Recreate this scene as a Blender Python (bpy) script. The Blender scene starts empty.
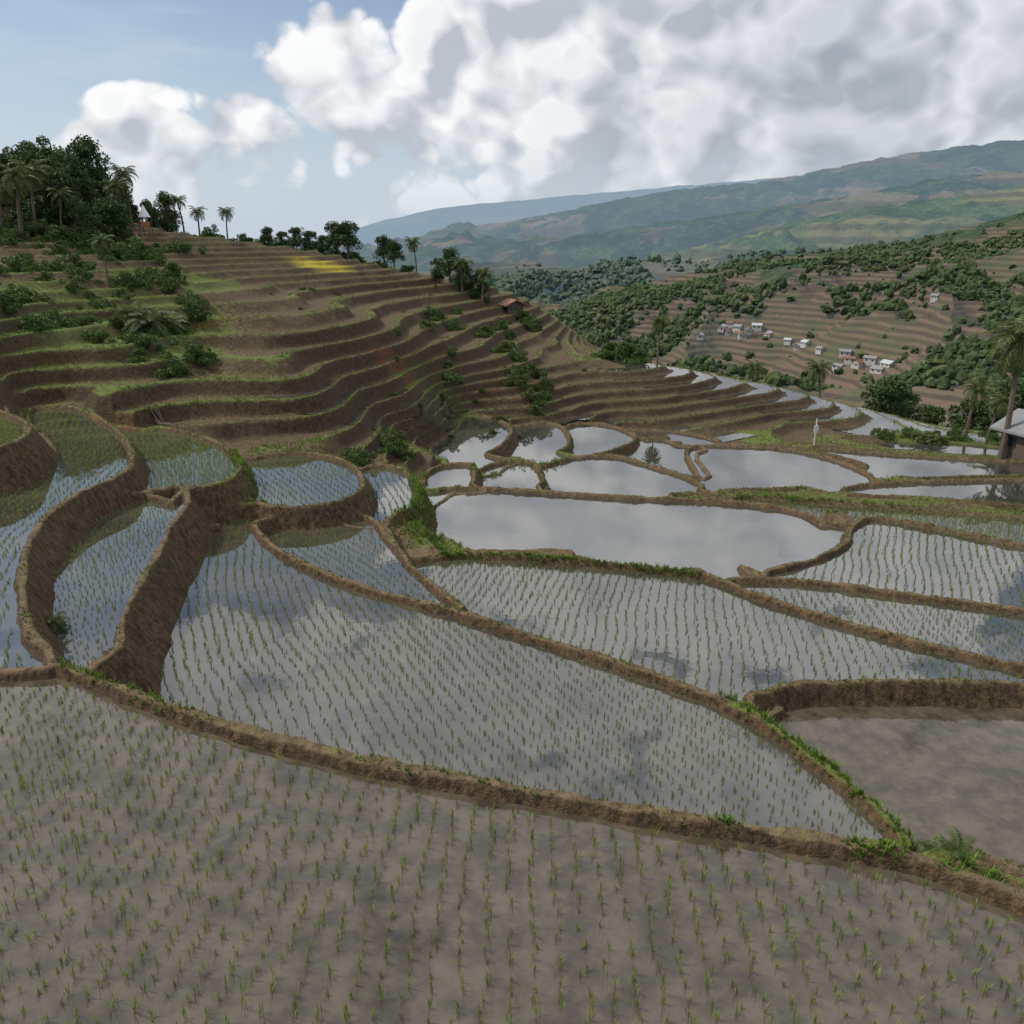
import bpy, math, numpy as np
from mathutils import Vector
rng=np.random.default_rng(7)
F=804.0; HOR=240.0; CAMZ=7.0
PIT=math.atan((512-HOR)/F); SP,CP=math.sin(PIT),math.cos(PIT)
scene=bpy.context.scene
# ---------------------------------------------------------------- image-pixel helpers
def P(u,v,z):
    a=(u-512)/F; b=(512-v)/F
    dz=-SP+b*CP; dy=CP+b*SP; t=(z-CAMZ)/dz
    return (a*t,dy*t)
def AT(u,dist): return ((u-512)/F*dist/1.04,dist)
# ---------------------------------------------------------------- noise
TAB=rng.random((256,256))
def vn(x,y,o=0):
    x=np.asarray(x,float)+o*17.3; y=np.asarray(y,float)+o*9.1
    ix=np.floor(x).astype(np.int64); iy=np.floor(y).astype(np.int64)
    fx=x-ix; fy=y-iy; fx=fx*fx*(3-2*fx); fy=fy*fy*(3-2*fy)
    a=TAB[ix&255,iy&255]; b=TAB[(ix+1)&255,iy&255]; c=TAB[ix&255,(iy+1)&255]; d=TAB[(ix+1)&255,(iy+1)&255]
    return (a*(1-fx)+b*fx)*(1-fy)+(c*(1-fx)+d*fx)*fy
def fbm(x,y,o=0,n=4):
    s=0;a=.5;t=0
    for i in range(n):
        s=s+a*vn(x*2**i,y*2**i,o+i*3);t+=a;a*=.5
    return s/t
def sm(a,b,x):
    t=np.clip((x-a)/(b-a),0,1); return t*t*(3-2*t)
# ---------------------------------------------------------------- mesh helper
def mesh_obj(name,V,Q,mat=None,attrs=None,smooth=False,link=True,mats=None,midx=None):
    V=np.asarray(V,np.float32); Q=np.asarray(Q,np.int32)
    me=bpy.data.meshes.new(name)
    k=Q.shape[1]
    me.vertices.add(len(V)); me.vertices.foreach_set('co',V.ravel())
    me.loops.add(Q.size); me.loops.foreach_set('vertex_index',Q.ravel())
    me.polygons.add(len(Q)); me.polygons.foreach_set('loop_start',np.arange(len(Q),dtype=np.int32)*k)
    if attrs:
        for n,a in attrs.items():
            at=me.attributes.new(n,'FLOAT','POINT'); at.data.foreach_set('value',np.asarray(a,np.float32))
    for m in (mats or ([mat] if mat else [])): me.materials.append(m)
    if midx is not None: me.polygons.foreach_set('material_index',np.asarray(midx,np.int32))
    me.polygons.foreach_set('use_smooth',np.full(len(Q),smooth))
    me.update(calc_edges=True)
    if not link: return me
    ob=bpy.data.objects.new(name,me); scene.collection.objects.link(ob); return ob
# ---------------------------------------------------------------- node helper
class NT:
    def __init__(s,nt): s.nt=nt; s.n=nt.nodes; s.l=nt.links
    def new(s,t,**k):
        nd=s.n.new(t)
        for a,b in k.items(): setattr(nd,a,b)
        return nd
    def put(s,sock,v):
        if isinstance(v,bpy.types.NodeSocket): s.l.new(v,sock)
        else: sock.default_value=v
    def math(s,op,a,b=0.0,c=None,clamp=False):
        nd=s.new('ShaderNodeMath',operation=op,use_clamp=clamp); s.put(nd.inputs[0],a); s.put(nd.inputs[1],b)
        if c is not None: s.put(nd.inputs[2],c)
        return nd.outputs[0]
    def mr(s,v,a,b,c=0.0,d=1.0,smooth=True):
        nd=s.new('ShaderNodeMapRange',interpolation_type='SMOOTHSTEP' if smooth else 'LINEAR')
        s.put(nd.inputs[0],v)
        for i,x in enumerate((a,b,c,d)): s.put(nd.inputs[i+1],x)
        return nd.outputs[0]
    def mix(s,f,a,b,bt='MIX'):
        nd=s.new('ShaderNodeMix',data_type='RGBA',blend_type=bt); s.put(nd.inputs[0],f)
        s.put(nd.inputs[6],a if not isinstance(a,tuple) else (*a[:3],1)); s.put(nd.inputs[7],b if not isinstance(b,tuple) else (*b[:3],1))
        return nd.outputs[2]
    def noise(s,vec,sc,det=4,rough=.55,dist=0):
        nd=s.new('ShaderNodeTexNoise'); s.l.new(vec,nd.inputs['Vector']); nd.inputs['Scale'].default_value=sc
        nd.inputs['Detail'].default_value=det; nd.inputs['Roughness'].default_value=rough; nd.inputs['Distortion'].default_value=dist
        return nd.outputs[0]
    def vmath(s,op,a,b=None):
        nd=s.new('ShaderNodeVectorMath',operation=op); s.put(nd.inputs[0],a)
        if b is not None: s.put(nd.inputs[1],b)
        return nd
    def attr(s,n): return s.new('ShaderNodeAttribute',attribute_name=n).outputs['Fac']
def mat_new(name):
    m=bpy.data.materials.new(name); m.use_nodes=True; n=NT(m.node_tree); n.n.clear()
    out=n.new('ShaderNodeOutputMaterial'); bs=n.new('ShaderNodeBsdfPrincipled'); n.l.new(bs.outputs[0],out.inputs[0])
    return m,n,bs,out
# ---------------------------------------------------------------- paddies: name,level,rice,mud,points
PAD=[
('A',0.0,1,.42,[(-420,668),(0,677),(60,674),(110,692),(200,724),(330,760),(450,785),(560,805),(700,830),(830,850),(920,870),(1024,908),(1250,990)],[(9,-2),(-12,-2),(-16,5)]),
('C',-.08,1,.08,[(-260,700),(0,702),(52,692),(50,660),(32,640),(24,600),(27,560),(42,527),(78,499),(120,480),(133,463),(124,440),(98,420),(70,409),(32,411),(30,428),(52,447),(50,464),(20,487),(-40,500),(-260,520)],[]),
('L',.95,3,.5,[(24,424),(28,436),(8,449),(-60,464),(-280,480),(-280,405),(-60,405),(0,415)],[]),
('D',-.75,1,.1,[(78,600),(85,570),(102,545),(140,515),(188,504),(172,530),(160,555),(140,590),(124,625),(118,655),(88,652),(78,625)],[]),
('B',-1.7,1,.15,[(178,700),(175,670),(185,640),(195,600),(198,560),(218,530),(248,522),(264,542),(300,566),(370,593),(450,614),(520,637),(600,662),(680,690),(740,714),(800,754),(860,802),(903,846),(880,850),(780,837),(650,817),(500,791),(350,758),(230,724)],[]),
('B2',-1.95,1,.1,[(272,530),(320,522),(365,519),(388,540),(412,570),(445,598),(462,612),(440,604),(380,585),(320,562),(285,544)],[]),
('E',-2.35,1,.10,[(437,560),(520,560),(600,567),(700,578),(760,600),(850,628),(940,652),(1030,672),(1230,712),(1230,706),(1030,690),(900,687),(800,689),(750,699),(700,688),(620,659),(540,632),(480,612),(452,590)],[]),
('F',-2.65,0,.46,[(778,710),(850,701),(1030,703),(1260,706),(1260,960),(1030,880),(960,852),(930,825),(880,785),(830,745)],[]),
('H',-2.65,1,.08,[(728,584),(800,584),(900,597),(1030,615),(1230,644),(1230,705),(1030,668),(940,648),(850,624),(780,604)],[]),
('I',-3.0,1,.05,[(765,576),(815,562),(846,545),(852,530),(885,521),(1030,549),(1230,585),(1230,635),(1030,609),(900,591),(820,580)],[]),
('G',-3.2,0,.0,[(437,492),(480,490),(560,495),(640,500),(720,503),(790,512),(820,525),(822,540),(800,557),(750,568),(700,573),(620,566),(540,556),(462,552),(450,530),(443,505)],[]),
('J1',-3.7,3,.12,[(740,498),(830,505),(930,512),(1030,520),(1230,538),(1230,572),(1030,543),(940,525),(860,515),(780,508)],[]),
('J2',-4.5,0,.0,[(845,490),(900,484),(1030,481),(1230,482),(1230,520),(1030,508),(930,500),(860,497)],[]),
('K1',-4.0,0,.0,[(542,470),(570,460),(610,457),(650,467),(690,480),(700,491),(660,497),(600,495),(548,490)],[]),
('K2',-3.8,0,.0,[(470,478),(500,464),(530,464),(540,474),(538,487),(492,486)],[]),
('K3',-4.9,0,.0,[(690,449),(740,447),(800,452),(845,465),(872,480),(835,487),(760,491),(712,489),(694,470)],[]),
('K4',-5.7,0,.0,[(810,449),(900,456),(1030,463),(1230,470),(1230,482),(1030,477),(900,479),(860,464)],[]),
('K5',-6.5,0,.0,[(875,443),(960,444),(1030,450),(1230,455),(1230,466),(1030,459),(910,453)],[]),
('M1',-4.4,0,.0,[(514,431),(530,425),(555,425),(568,436),(566,449),(540,458),(510,460)],[]),
('M2',-4.7,0,.0,[(568,428),(590,424),(622,430),(636,440),(618,450),(594,456),(566,456),(574,444)],[]),
('M3',-4.95,0,.0,[(620,456),(642,441),(668,442),(686,455),(690,470),(676,477),(650,466)],[]),
('M4',-5.4,0,.0,[(688,446),(668,439),(640,435),(630,431),(680,433),(720,443)],[]),
('M5',-3.9,0,.0,[(430,450),(455,432),(462,420),(485,417),(510,428),(505,443),(480,458),(446,462)],[]),
('P2',-.65,2,.15,[(130,438),(160,430),(205,440),(232,455),(240,472),(220,487),(182,491),(155,480),(140,460)],[]),
('P3',-1.4,1,.05,[(250,463),(290,455),(330,459),(356,471),(362,490),(342,504),(292,511),(262,506),(250,487)],[]),
('P4',-2.1,1,.05,[(362,471),(390,468),(412,479),(416,504),(402,514),(372,506),(372,486)],[]),
('K6',-3.3,0,.0,[(424,478),(440,468),(470,466),(474,478),(468,487),(430,487)],[]),
]
def smooth_poly(p,n=5):
    p=np.array(p); N=len(p); out=[]
    for i in range(N):
        p0,p1,p2,p3=p[i-1],p[i],p[(i+1)%N],p[(i+2)%N]
        for k in range(n):
            t=k/n
            out.append(.5*((2*p1)+(-p0+p2)*t+(2*p0-5*p1+4*p2-p3)*t*t+(-p0+3*p1-3*p2+p3)*t**3))
    return np.array(out)
def seg_dist(px,py,poly):
    a=poly; b=np.roll(poly,-1,0)
    d=np.full(px.shape,1e9); ins=np.zeros(px.shape,bool)
    for k in range(len(a)):
        ax,ay=a[k]; bx,by=b[k]; ex,ey=bx-ax,by-ay; L=ex*ex+ey*ey+1e-12
        t=np.clip(((px-ax)*ex+(py-ay)*ey)/L,0,1)
        d=np.minimum(d,(px-ax-t*ex)**2+(py-ay-t*ey)**2)
        if abs(ey)>1e-12:
            c=((ay>py)!=(by>py))&(px<ex*(py-ay)/ey+ax); ins^=c
    return np.sqrt(d),ins
POLY=[]
for nm,lv,rice,mud,pts,extra in PAD:
    raw=[P(u,v,lv) for u,v in pts]+list(extra)
    POLY.append(dict(n=nm,z=lv,rice=rice,mud=mud,raw=np.array(raw),p0=smooth_poly(raw)))
# a lower paddy runs right up to the foot of the bank of a higher neighbour
for q in POLY:
    p=q['p0']; N=len(p); area=.5*np.sum(p[:,0]*np.roll(p[:,1],-1)-np.roll(p[:,0],-1)*p[:,1])
    tg=np.roll(p,-1,0)-np.roll(p,1,0); tg/=np.linalg.norm(tg,axis=1)[:,None]+1e-9
    nr=np.stack([tg[:,1],-tg[:,0]],1)*(1 if area>0 else -1)
    gm=2.4 if q['p0'][:,1].mean()<30 else 3.2
    ss=np.arange(.05,gm,.12); T=(p[:,None,:]+nr[:,None,:]*ss[None,:,None]).reshape(-1,2)
    first=np.full(N,1e9); lo=p.min(0)-gm; hi=p.max(0)+gm
    for o in POLY:
        if o['z']<=q['z']+.02 or q['n']=='C': continue
        a=o['p0'].min(0); b=o['p0'].max(0)
        if a[0]>hi[0] or b[0]<lo[0] or a[1]>hi[1] or b[1]<lo[1]: continue
        _,i=seg_dist(T[:,0],T[:,1],o['p0']); i=i.reshape(N,-1); f=np.where(i.any(1),ss[i.argmax(1)]+.35,1e9); first=np.minimum(first,f)
    mv=np.where(first<1e8,first,0)
    mv2=np.maximum.reduce([mv,np.roll(mv,1)*(mv>0),np.roll(mv,-1)*(mv>0)])
    q['p']=p+nr*mv2[:,None]
# ---------------------------------------------------------------- base hillside surface
CT=[(0,370,1.9),(0,400,1.2),(0,320,3.3),(0,290,4.3),(0,260,5.7),(-150,330,3.9),(-150,270,5.8),
(100,395,.7),(200,403,.05),(200,380,.7),(200,360,1.3),(200,340,1.9),(300,400,.0),(300,385,.5),(300,360,1.3),(300,417,-.6),(300,440,-1.15),(250,440,-1.0),(200,424,-.5),(340,445,-1.4),(100,350,2.0),(100,310,3.3),(130,270,5.0),
(250,330,2.3),(250,300,3.3),(250,270,4.6),(250,243,6.7),(420,396,-1.7),(420,420,-2.4),(420,360,-.3),(420,320,1.0),(420,285,2.9),(360,385,-.4),(360,415,-1.2),(380,440,-2.0),(400,445,-2.5),
(530,350,-1.7),(530,320,-.5),(530,300,.5),(530,400,-3.3),(470,403,-2.6),(560,412,-4.1),(640,425,-5.0),(640,400,-4.0),(640,368,-2.5),
(720,380,-3.6),(720,410,-4.8),(720,432,-5.4),(800,397,-4.9),(800,425,-5.9),(900,421,-6.2),(980,433,-7.0),(1100,440,-7.6)]
CX=[];CZ=[]
for u,v,z in CT: CX.append(P(u,v,z)); CZ.append(z)
for u,d,z in [(160,92,7.9),(60,86,11.0),(0,84,10.4),(100,80,8.6),(-100,84,10),(30,68,7.0),(-250,78,9),(60,110,9),(160,115,5),(250,120,2),(-100,120,6),
   (420,125,-4),(530,115,-6),(640,85,-6.5),(640,110,-16),(720,82,-8.5),(800,82,-11),(900,85,-14),(980,85,-15),(1100,85,-15),(800,110,-22),(1000,110,-25),(420,97,3.0),(345,95,5.2),(1250,70,-12)]:
    CX.append(AT(u,d)); CZ.append(z)
for q in POLY:
    for p in q['raw']: CX.append(tuple(p)); CZ.append(q['z']+.1)
CX=np.array(CX)/50; CZ=np.array(CZ)
def ker(r2): return np.where(r2>1e-12,.5*r2*np.log(np.maximum(r2,1e-12)),0)
n=len(CX); K=ker(((CX[:,None]-CX[None])**2).sum(-1))+np.eye(n)*1.5e-4
A_=np.zeros((n+3,n+3)); A_[:n,:n]=K; A_[:n,n]=1; A_[:n,n+1:]=CX; A_[n,:n]=1; A_[n+1:,:n]=CX.T
W=np.linalg.solve(A_,np.r_[CZ,0,0,0])
TH=np.linspace(-math.radians(56),math.radians(56),220); LR=np.linspace(math.log(2),math.log(260),240)
tt,ll=np.meshgrid(TH,LR,indexing='ij'); gx=np.sin(tt)*np.exp(ll)/50; gy=np.cos(tt)*np.exp(ll)/50
G_=W[n]+W[n+1]*gx+W[n+2]*gy
for i in range(n): G_+=W[i]*ker((gx-CX[i,0])**2+(gy-CX[i,1])**2)
def base_h(x,y):
    r=np.hypot(x,y); th=np.arctan2(x,y)
    a=np.clip((th-TH[0])/(TH[1]-TH[0]),0,len(TH)-1.001); b=np.clip((np.log(np.maximum(r,2))-LR[0])/(LR[1]-LR[0]),0,len(LR)-1.001)
    i=a.astype(int); j=b.astype(int); fa=a-i; fb=b-j
    h=(G_[i,j]*(1-fa)+G_[i+1,j]*fa)*(1-fb)+(G_[i,j+1]*(1-fa)+G_[i+1,j+1]*fa)*fb
    w=sm(105,230,r); h=h*(1-w)+(-62+10*fbm(x/300,y/300,5))*w
    return h
# terrace heights: tall banks on the lower left flank, finer steps higher up and out on the spur
HT=np.array([-250,-1.6,3.0,250.]); ST=np.cumsum(np.r_[0,np.diff(HT)/np.array([.44,.66,.44])])
def toS(h): return np.interp(h,HT,ST)
def toH(s): return np.interp(s,ST,HT)
RP=.36
def hfield(x,y):
    x=np.asarray(x,float); y=np.asarray(y,float)
    h=base_h(x,y); r=np.hypot(x,y)
    hw=h+(fbm(x/9,y/9,1,3)-.5)*.7+(fbm(x/1.2,y/1.2,8,2)-.5)*.07
    s=toS(hw); k=np.floor(s); f=s-k; z0=toH(k); z1=toH(k+1)
    g=np.where(f<.5,f,f-1)
    zt=z0+(z1-z0)*sm(1-RP,1,f)+.10*np.exp(-(g/.07)**2)
    w=sm(100,150,r); z=zt*(1-w)+h*w
    z=z+(fbm(x/.5,y/.5,4,3)-.5)*.08
    rough=(fbm(x/.35,y/.35,6,3)-.5)
    wob=(fbm(x/.8,y/.8,2,3)-.5)*.22
    inside=np.full(x.shape,-1); lev=np.full(x.shape,-1e9); bund=np.full(x.shape,-1e9)
    for i,q in enumerate(POLY):
        lo=q['p'].min(0)-2.6; hi=q['p'].max(0)+2.6
        m=np.where((x>lo[0])&(x<hi[0])&(y>lo[1])&(y<hi[1]))[0]
        if not len(m): continue
        d,ins=seg_dist(x[m],y[m],q['p'])
        cr=.17+rough[m]*.10; hwid=.075
        dd=np.maximum(d+wob[m]*.6-hwid,0)
        sl=np.where(ins,2.2,2.0+wob[m]*3)
        prof=q['z']+cr-dd*sl
        prof=np.where(ins&(prof<q['z']-.06),-1e9,prof)
        bund[m]=np.maximum(bund[m],prof)
        mi=m[ins&(q['z']>lev[m])]; lev[mi]=q['z']; inside[mi]=i
        near=~ins&(d<1.2); mm=m[near]; cap=q['z']+.1+np.maximum(d[near]-.25,0)*1.9
        z[mm]=np.minimum(z[mm],np.where(inside[mm]<0,cap,z[mm]))
    ia=inside==0
    if ia.any():
        da,_=seg_dist(x[ia],y[ia],POLY[0]['p']); b=bund[ia]; lim=POLY[0]['z']+.17+rough[ia]*.10-np.maximum(da+wob[ia]*.6-.075,0)*2.2
        bund[ia]=np.minimum(b,np.where(lim<-.06,-1e9,lim))
    zz=np.where(inside>=0,lev-.06+rough*.04,z)
    zz=np.maximum(zz,bund)
    return zz,inside,k,f,bund>=zz-1e-6
# ---------------------------------------------------------------- terrain grid
NA=1060
ang=np.linspace(-math.radians(50),math.radians(50),NA)
rad=np.exp(np.arange(math.log(2.4),math.log(128),.0032)); rad=np.r_[rad,np.exp(np.linspace(math.log(129),math.log(16000),80))]
NR=len(rad)
aa,rr=np.meshgrid(ang,rad,indexing='ij'); X=(np.sin(aa)*rr).ravel(); Y=(np.cos(aa)*rr).ravel(); RR=rr.ravel()
Z,INS,KK,FF,BD=hfield(X,Y)
idx=np.arange(NA*NR).reshape(NA,NR)
Q=np.stack([idx[:-1,:-1],idx[1:,:-1],idx[1:,1:],idx[:-1,1:]],-1).reshape(-1,4)
def blobmask(lst):
    m=np.zeros(X.shape)
    for u,v,z,r in lst:
        px,py=P(u,v,z); m=np.maximum(m,1-sm(r*.35,r,np.hypot(X-px,Y-py)))
    return m
hillm=np.where(INS>=0,0,sm(30,36,RR))*(1-sm(100,130,RR))
lip=np.where(FF<.5,1-sm(.12,.40,FF),sm(.90,.99,FF))
green=.22*np.ones(X.shape)*(1-hillm)+hillm*(.05+.46*lip)
green=np.maximum(green,(.36+.52*lip)*blobmask([(60,350,2,8),(150,355,1.7,8),(230,378,.7,6),(200,385,.5,6),(60,375,1.6,8),(290,388,.4,4),(-60,400,1.2,8)]))
green=np.maximum(green,(.26+.35*lip)*blobmask([(340,280,4,7),(450,300,1.6,6),(30,280,4.5,12),(620,360,-2.4,5)]))
GSP=[(752,714,-1.8,.7),(785,735,-1.8,.8),(815,757,-1.8,.8),(845,780,-1.8,.8),(875,805,-1.8,.8),(900,828,-1.8,.9),(920,845,-1.2,1.0),(950,862,-.4,.9),(985,875,-.4,.9),(1024,890,-.4,.9),(1060,905,-.4,.9)]
green=np.maximum(green,blobmask([(440,365,-.4,3.5),(420,385,-1.2,2.5),(110,300,3.6,5),(170,225,8,7),(60,250,6.5,12),(620,345,-2,4),(760,440,-6,3),(930,440,-6.7,6),(550,455,-4.4,2.2),
  (245,480,-1.2,1.1),(235,505,-1.4,1.0),(420,490,-2.8,1.6),(425,520,-2.5,1.6),(440,545,-2.5,1.2),(460,462,-3.7,2.4),(100,670,-.1,.7),(150,690,-.2,.7),(180,705,-.2,.5)]+GSP))
green=np.maximum(green,sm(110,140,RR))
red=.7*blobmask([(395,378,-1,2.2),(105,406,.5,1.4),(205,305,3.4,2.2),(110,262,5,4)])
yel=blobmask([(322,262,5,4.0)])
# ---------------------------------------------------------------- terrain material
mt,n,bs,out=mat_new('terrace_earth')
geo=n.new('ShaderNodeNewGeometry'); pos=geo.outputs['Position']
sep=n.new('ShaderNodeSeparateXYZ'); n.l.new(geo.outputs['Normal'],sep.inputs[0]); nz=sep.outputs[2]
n1=n.noise(pos,.6,4,.6); n2=n.noise(pos,5,6,.72)
mp=n.new('ShaderNodeMapping'); mp.inputs['Scale'].default_value=(7,7,1.2); n.l.new(pos,mp.inputs[0])
str_=n.noise(mp.outputs[0],1.2,4,.65)
earth=n.mix(n.mr(n2,.3,.7),(.070,.047,.027),(.20,.142,.080))
earth=n.mix(n.math('MULTIPLY',n.mr(n1,.45,.7),.5),earth,(.11,.095,.048))
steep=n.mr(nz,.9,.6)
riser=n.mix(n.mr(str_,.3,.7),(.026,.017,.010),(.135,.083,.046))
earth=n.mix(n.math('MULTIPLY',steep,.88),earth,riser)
earth=n.mix(n.math('MULTIPLY',n.mr(n2,.62,.75),.35),earth,(.26,.185,.11))
earth=n.mix(n.math('MULTIPLY',n.attr('hill'),.42),earth,(.042,.029,.017))
earth=n.mix(n.math('MULTIPLY',n.attr('red'),n.mr(n2,.40,.6)),earth,(.22,.07,.032))
gr=n.mix(n.mr(n2,.3,.7),(.04,.06,.013),(.15,.20,.036)); gr=n.mix(n.mr(n1,.4,.7),gr,(.11,.125,.04))
ga=n.math('ADD',n.attr('green'),n.math('MULTIPLY',n.math('SUBTRACT',n2,.5),1.5)); ga=n.math('ADD',ga,n.math('MULTIPLY',n.math('SUBTRACT',n1,.5),1.2))
ga=n.math('MULTIPLY',n.mr(ga,.34,.66),n.mr(nz,.6,.95,.08,1.0))
col=n.mix(ga,earth,gr)
col=n.mix(n.math('MULTIPLY',n.attr('yel'),n.mr(nz,.6,.9)),col,(.42,.34,.035))
col=n.mix(n.attr('mud'),col,n.mix(n2,(.05,.042,.03),(.10,.085,.06)))
n.l.new(col,bs.inputs['Base Color']); bs.inputs['Roughness'].default_value=.9; bs.inputs['Specular IOR Level'].default_value=.2
bp=n.new('ShaderNodeBump'); bp.inputs['Strength'].default_value=1; bp.inputs['Distance'].default_value=.10
n.l.new(n.noise(pos,7,4,.72),bp.inputs['Height']); n.l.new(bp.outputs[0],bs.inputs['Normal'])
mudv=np.where((INS>=0)&(~BD),1.0,0.0)
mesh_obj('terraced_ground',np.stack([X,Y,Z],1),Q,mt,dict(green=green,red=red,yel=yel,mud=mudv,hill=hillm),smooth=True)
# ---------------------------------------------------------------- water
mw,n,bs,out=mat_new('paddy_water')
geo=n.new('ShaderNodeNewGeometry'); pos=geo.outputs['Position']
a1=n.noise(pos,.35,3,.6); a2=n.noise(pos,2.2,5,.68)
md=n.attr('mud')
c=n.mix(n.mr(a1,.35,.65),(.030,.031,.027),(.062,.058,.045)); c=n.mix(n.math('MULTIPLY',n.mr(a2,.5,.7),.4),c,(.085,.075,.056))
mudc=n.mix(n.mr(a2,.33,.67),(.046,.036,.025),(.105,.085,.060)); c=n.mix(n.math('MULTIPLY',md,2.3,clamp=True),c,mudc)
n.l.new(c,bs.inputs['Base Color'])
n.l.new(n.math('MAXIMUM',n.math('SUBTRACT',3.7,n.math('MULTIPLY',md,12.0)),n.math('SUBTRACT',2.45,n.math('MULTIPLY',md,1.95))),bs.inputs['IOR'])
n.l.new(n.math('ADD',n.math('MULTIPLY',md,.07),.008),bs.inputs['Roughness'])
bp=n.new('ShaderNodeBump'); bp.inputs['Strength'].default_value=.035; bp.inputs['Distance'].default_value=.02
n.l.new(n.noise(pos,4,1,.5),bp.inputs['Height']); n.l.new(bp.outputs[0],bs.inputs['Normal'])
V=[];Fc=[];M=[]
for q in POLY:
    b0=len(V)
    for p in q['p']: V.append((p[0],p[1],q['z'])); M.append(q['mud'])
    Fc.append(list(range(b0,len(V))))
me=bpy.data.meshes.new('paddy_water'); me.from_pydata(V,[],Fc); at=me.attributes.new('mud','FLOAT','POINT'); at.data.foreach_set('value',np.array(M,np.float32)); me.materials.append(mw)
scene.collection.objects.link(bpy.data.objects.new('paddy_water',me))
# which hillside treads are flooded: map image-pixel outlines onto the modelled treads
dep=Y*CP-(Z-CAMZ)*SP; UU=512+F*X/dep; VV=512-F*(Y*SP+(Z-CAMZ)*CP)/dep
def flooded(pts):
    m=np.zeros(X.shape,bool); s=np.where((RR>30)&(RR<90))[0]; _,i=seg_dist(UU[s],VV[s],np.array(pts,float)); m[s]=i; return m
wm=flooded([(590,366),(640,352),(720,362),(800,380),(900,404),(1000,424),(1010,446),(890,442),(800,424),(700,398),(620,384)])
wm|=flooded([(262,408),(266,384),(330,380),(400,388),(470,402),(560,410),(640,420),(760,436),(700,448),(600,444),(520,440),(430,450),(400,436),(340,424),(290,412)])
ok=wm&(INS<0)&(~BD)&(FF<1-RP+.05)
fo=ok[Q].all(1)&((KK[Q].max(1)-KK[Q].min(1))==0)
Qs=Q[fo]; uq,inv=np.unique(Qs,return_inverse=True)
mesh_obj('terrace_water',np.stack([X[uq],Y[uq],toH(KK[uq])+.05],1),inv.reshape(-1,4),mw,dict(mud=np.full(len(uq),.0)))
# ---------------------------------------------------------------- leaf / blade builders
def leaf_mat(name,c1,c2,rough=.55,trans=.25):
    m,n,bs,out=mat_new(name)
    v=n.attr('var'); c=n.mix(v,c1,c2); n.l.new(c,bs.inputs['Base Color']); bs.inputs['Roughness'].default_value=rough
    bs.inputs['Specular IOR Level'].default_value=.25
    if trans>0:
        tr=n.new('ShaderNodeBsdfTranslucent'); n.l.new(c,tr.inputs[0]); mx=n.new('ShaderNodeMixShader'); mx.inputs[0].default_value=trans
        n.l.new(bs.outputs[0],mx.inputs[1]); n.l.new(tr.outputs[0],mx.inputs[2]); n.l.new(mx.outputs[0],out.inputs[0])
    return m
m_rice=leaf_mat('rice_leaf',(.10,.15,.025),(.28,.34,.07),.5,.35)
m_grass=leaf_mat('grass_blade',(.05,.10,.014),(.19,.29,.042),.55,.3)
m_leaf=leaf_mat('tree_foliage',(.018,.042,.012),(.08,.13,.034),.55,.15)
m_palm=leaf_mat('palm_frond',(.03,.055,.015),(.11,.15,.042),.5,.2)
m_bush=leaf_mat('bush_foliage',(.026,.055,.014),(.10,.165,.036),.55,.2)
m_bark,n,bs,out=mat_new('bark'); geo=n.new('ShaderNodeNewGeometry'); nn=n.noise(geo.outputs['Position'],6,4)
n.l.new(n.mix(nn,(.05,.035,.025),(.16,.125,.09)),bs.inputs['Base Color']); bs.inputs['Roughness'].default_value=.9
def blades(cx,cy,cz,h,w,lean,per):
    N=len(cx)*per; rep=lambda a:np.repeat(np.broadcast_to(a,len(cx)),per)
    x,y,z=rep(cx),rep(cy),rep(cz); H=rep(h)*rng.uniform(.6,1.15,N); az=rng.uniform(0,2*np.pi,N); ln=rep(lean)*rng.uniform(.2,1,N)*H
    W_=rep(w)*rng.uniform(.7,1.2,N); o=rng.uniform(-1,1,(N,2))*rep(h)[:,None]*.12
    dx,dy=np.cos(az),np.sin(az); sx,sy=-dy,dx
    b=np.stack([x+o[:,0],y+o[:,1],z-.02],1)
    mid=b+np.stack([dx*ln*.35,dy*ln*.35,H*.55],1); tip=b+np.stack([dx*ln,dy*ln,H],1)
    s=np.stack([sx*W_,sy*W_,0*W_],1)
    V=np.stack([b,mid+s,tip,mid-s],1).reshape(-1,3); Q=np.arange(4*N).reshape(-1,4)
    return V,Q,np.repeat(rng.random(N),4)
RX=[];RY=[];RZ=[];RH=[]
rowang={'A':8,'B':24,'E':-18,'C':20,'D':-12,'H':-10,'I':-30,'B2':30,'P2':40,'P3':30,'P4':10,'J1':0,'L':60}
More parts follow.
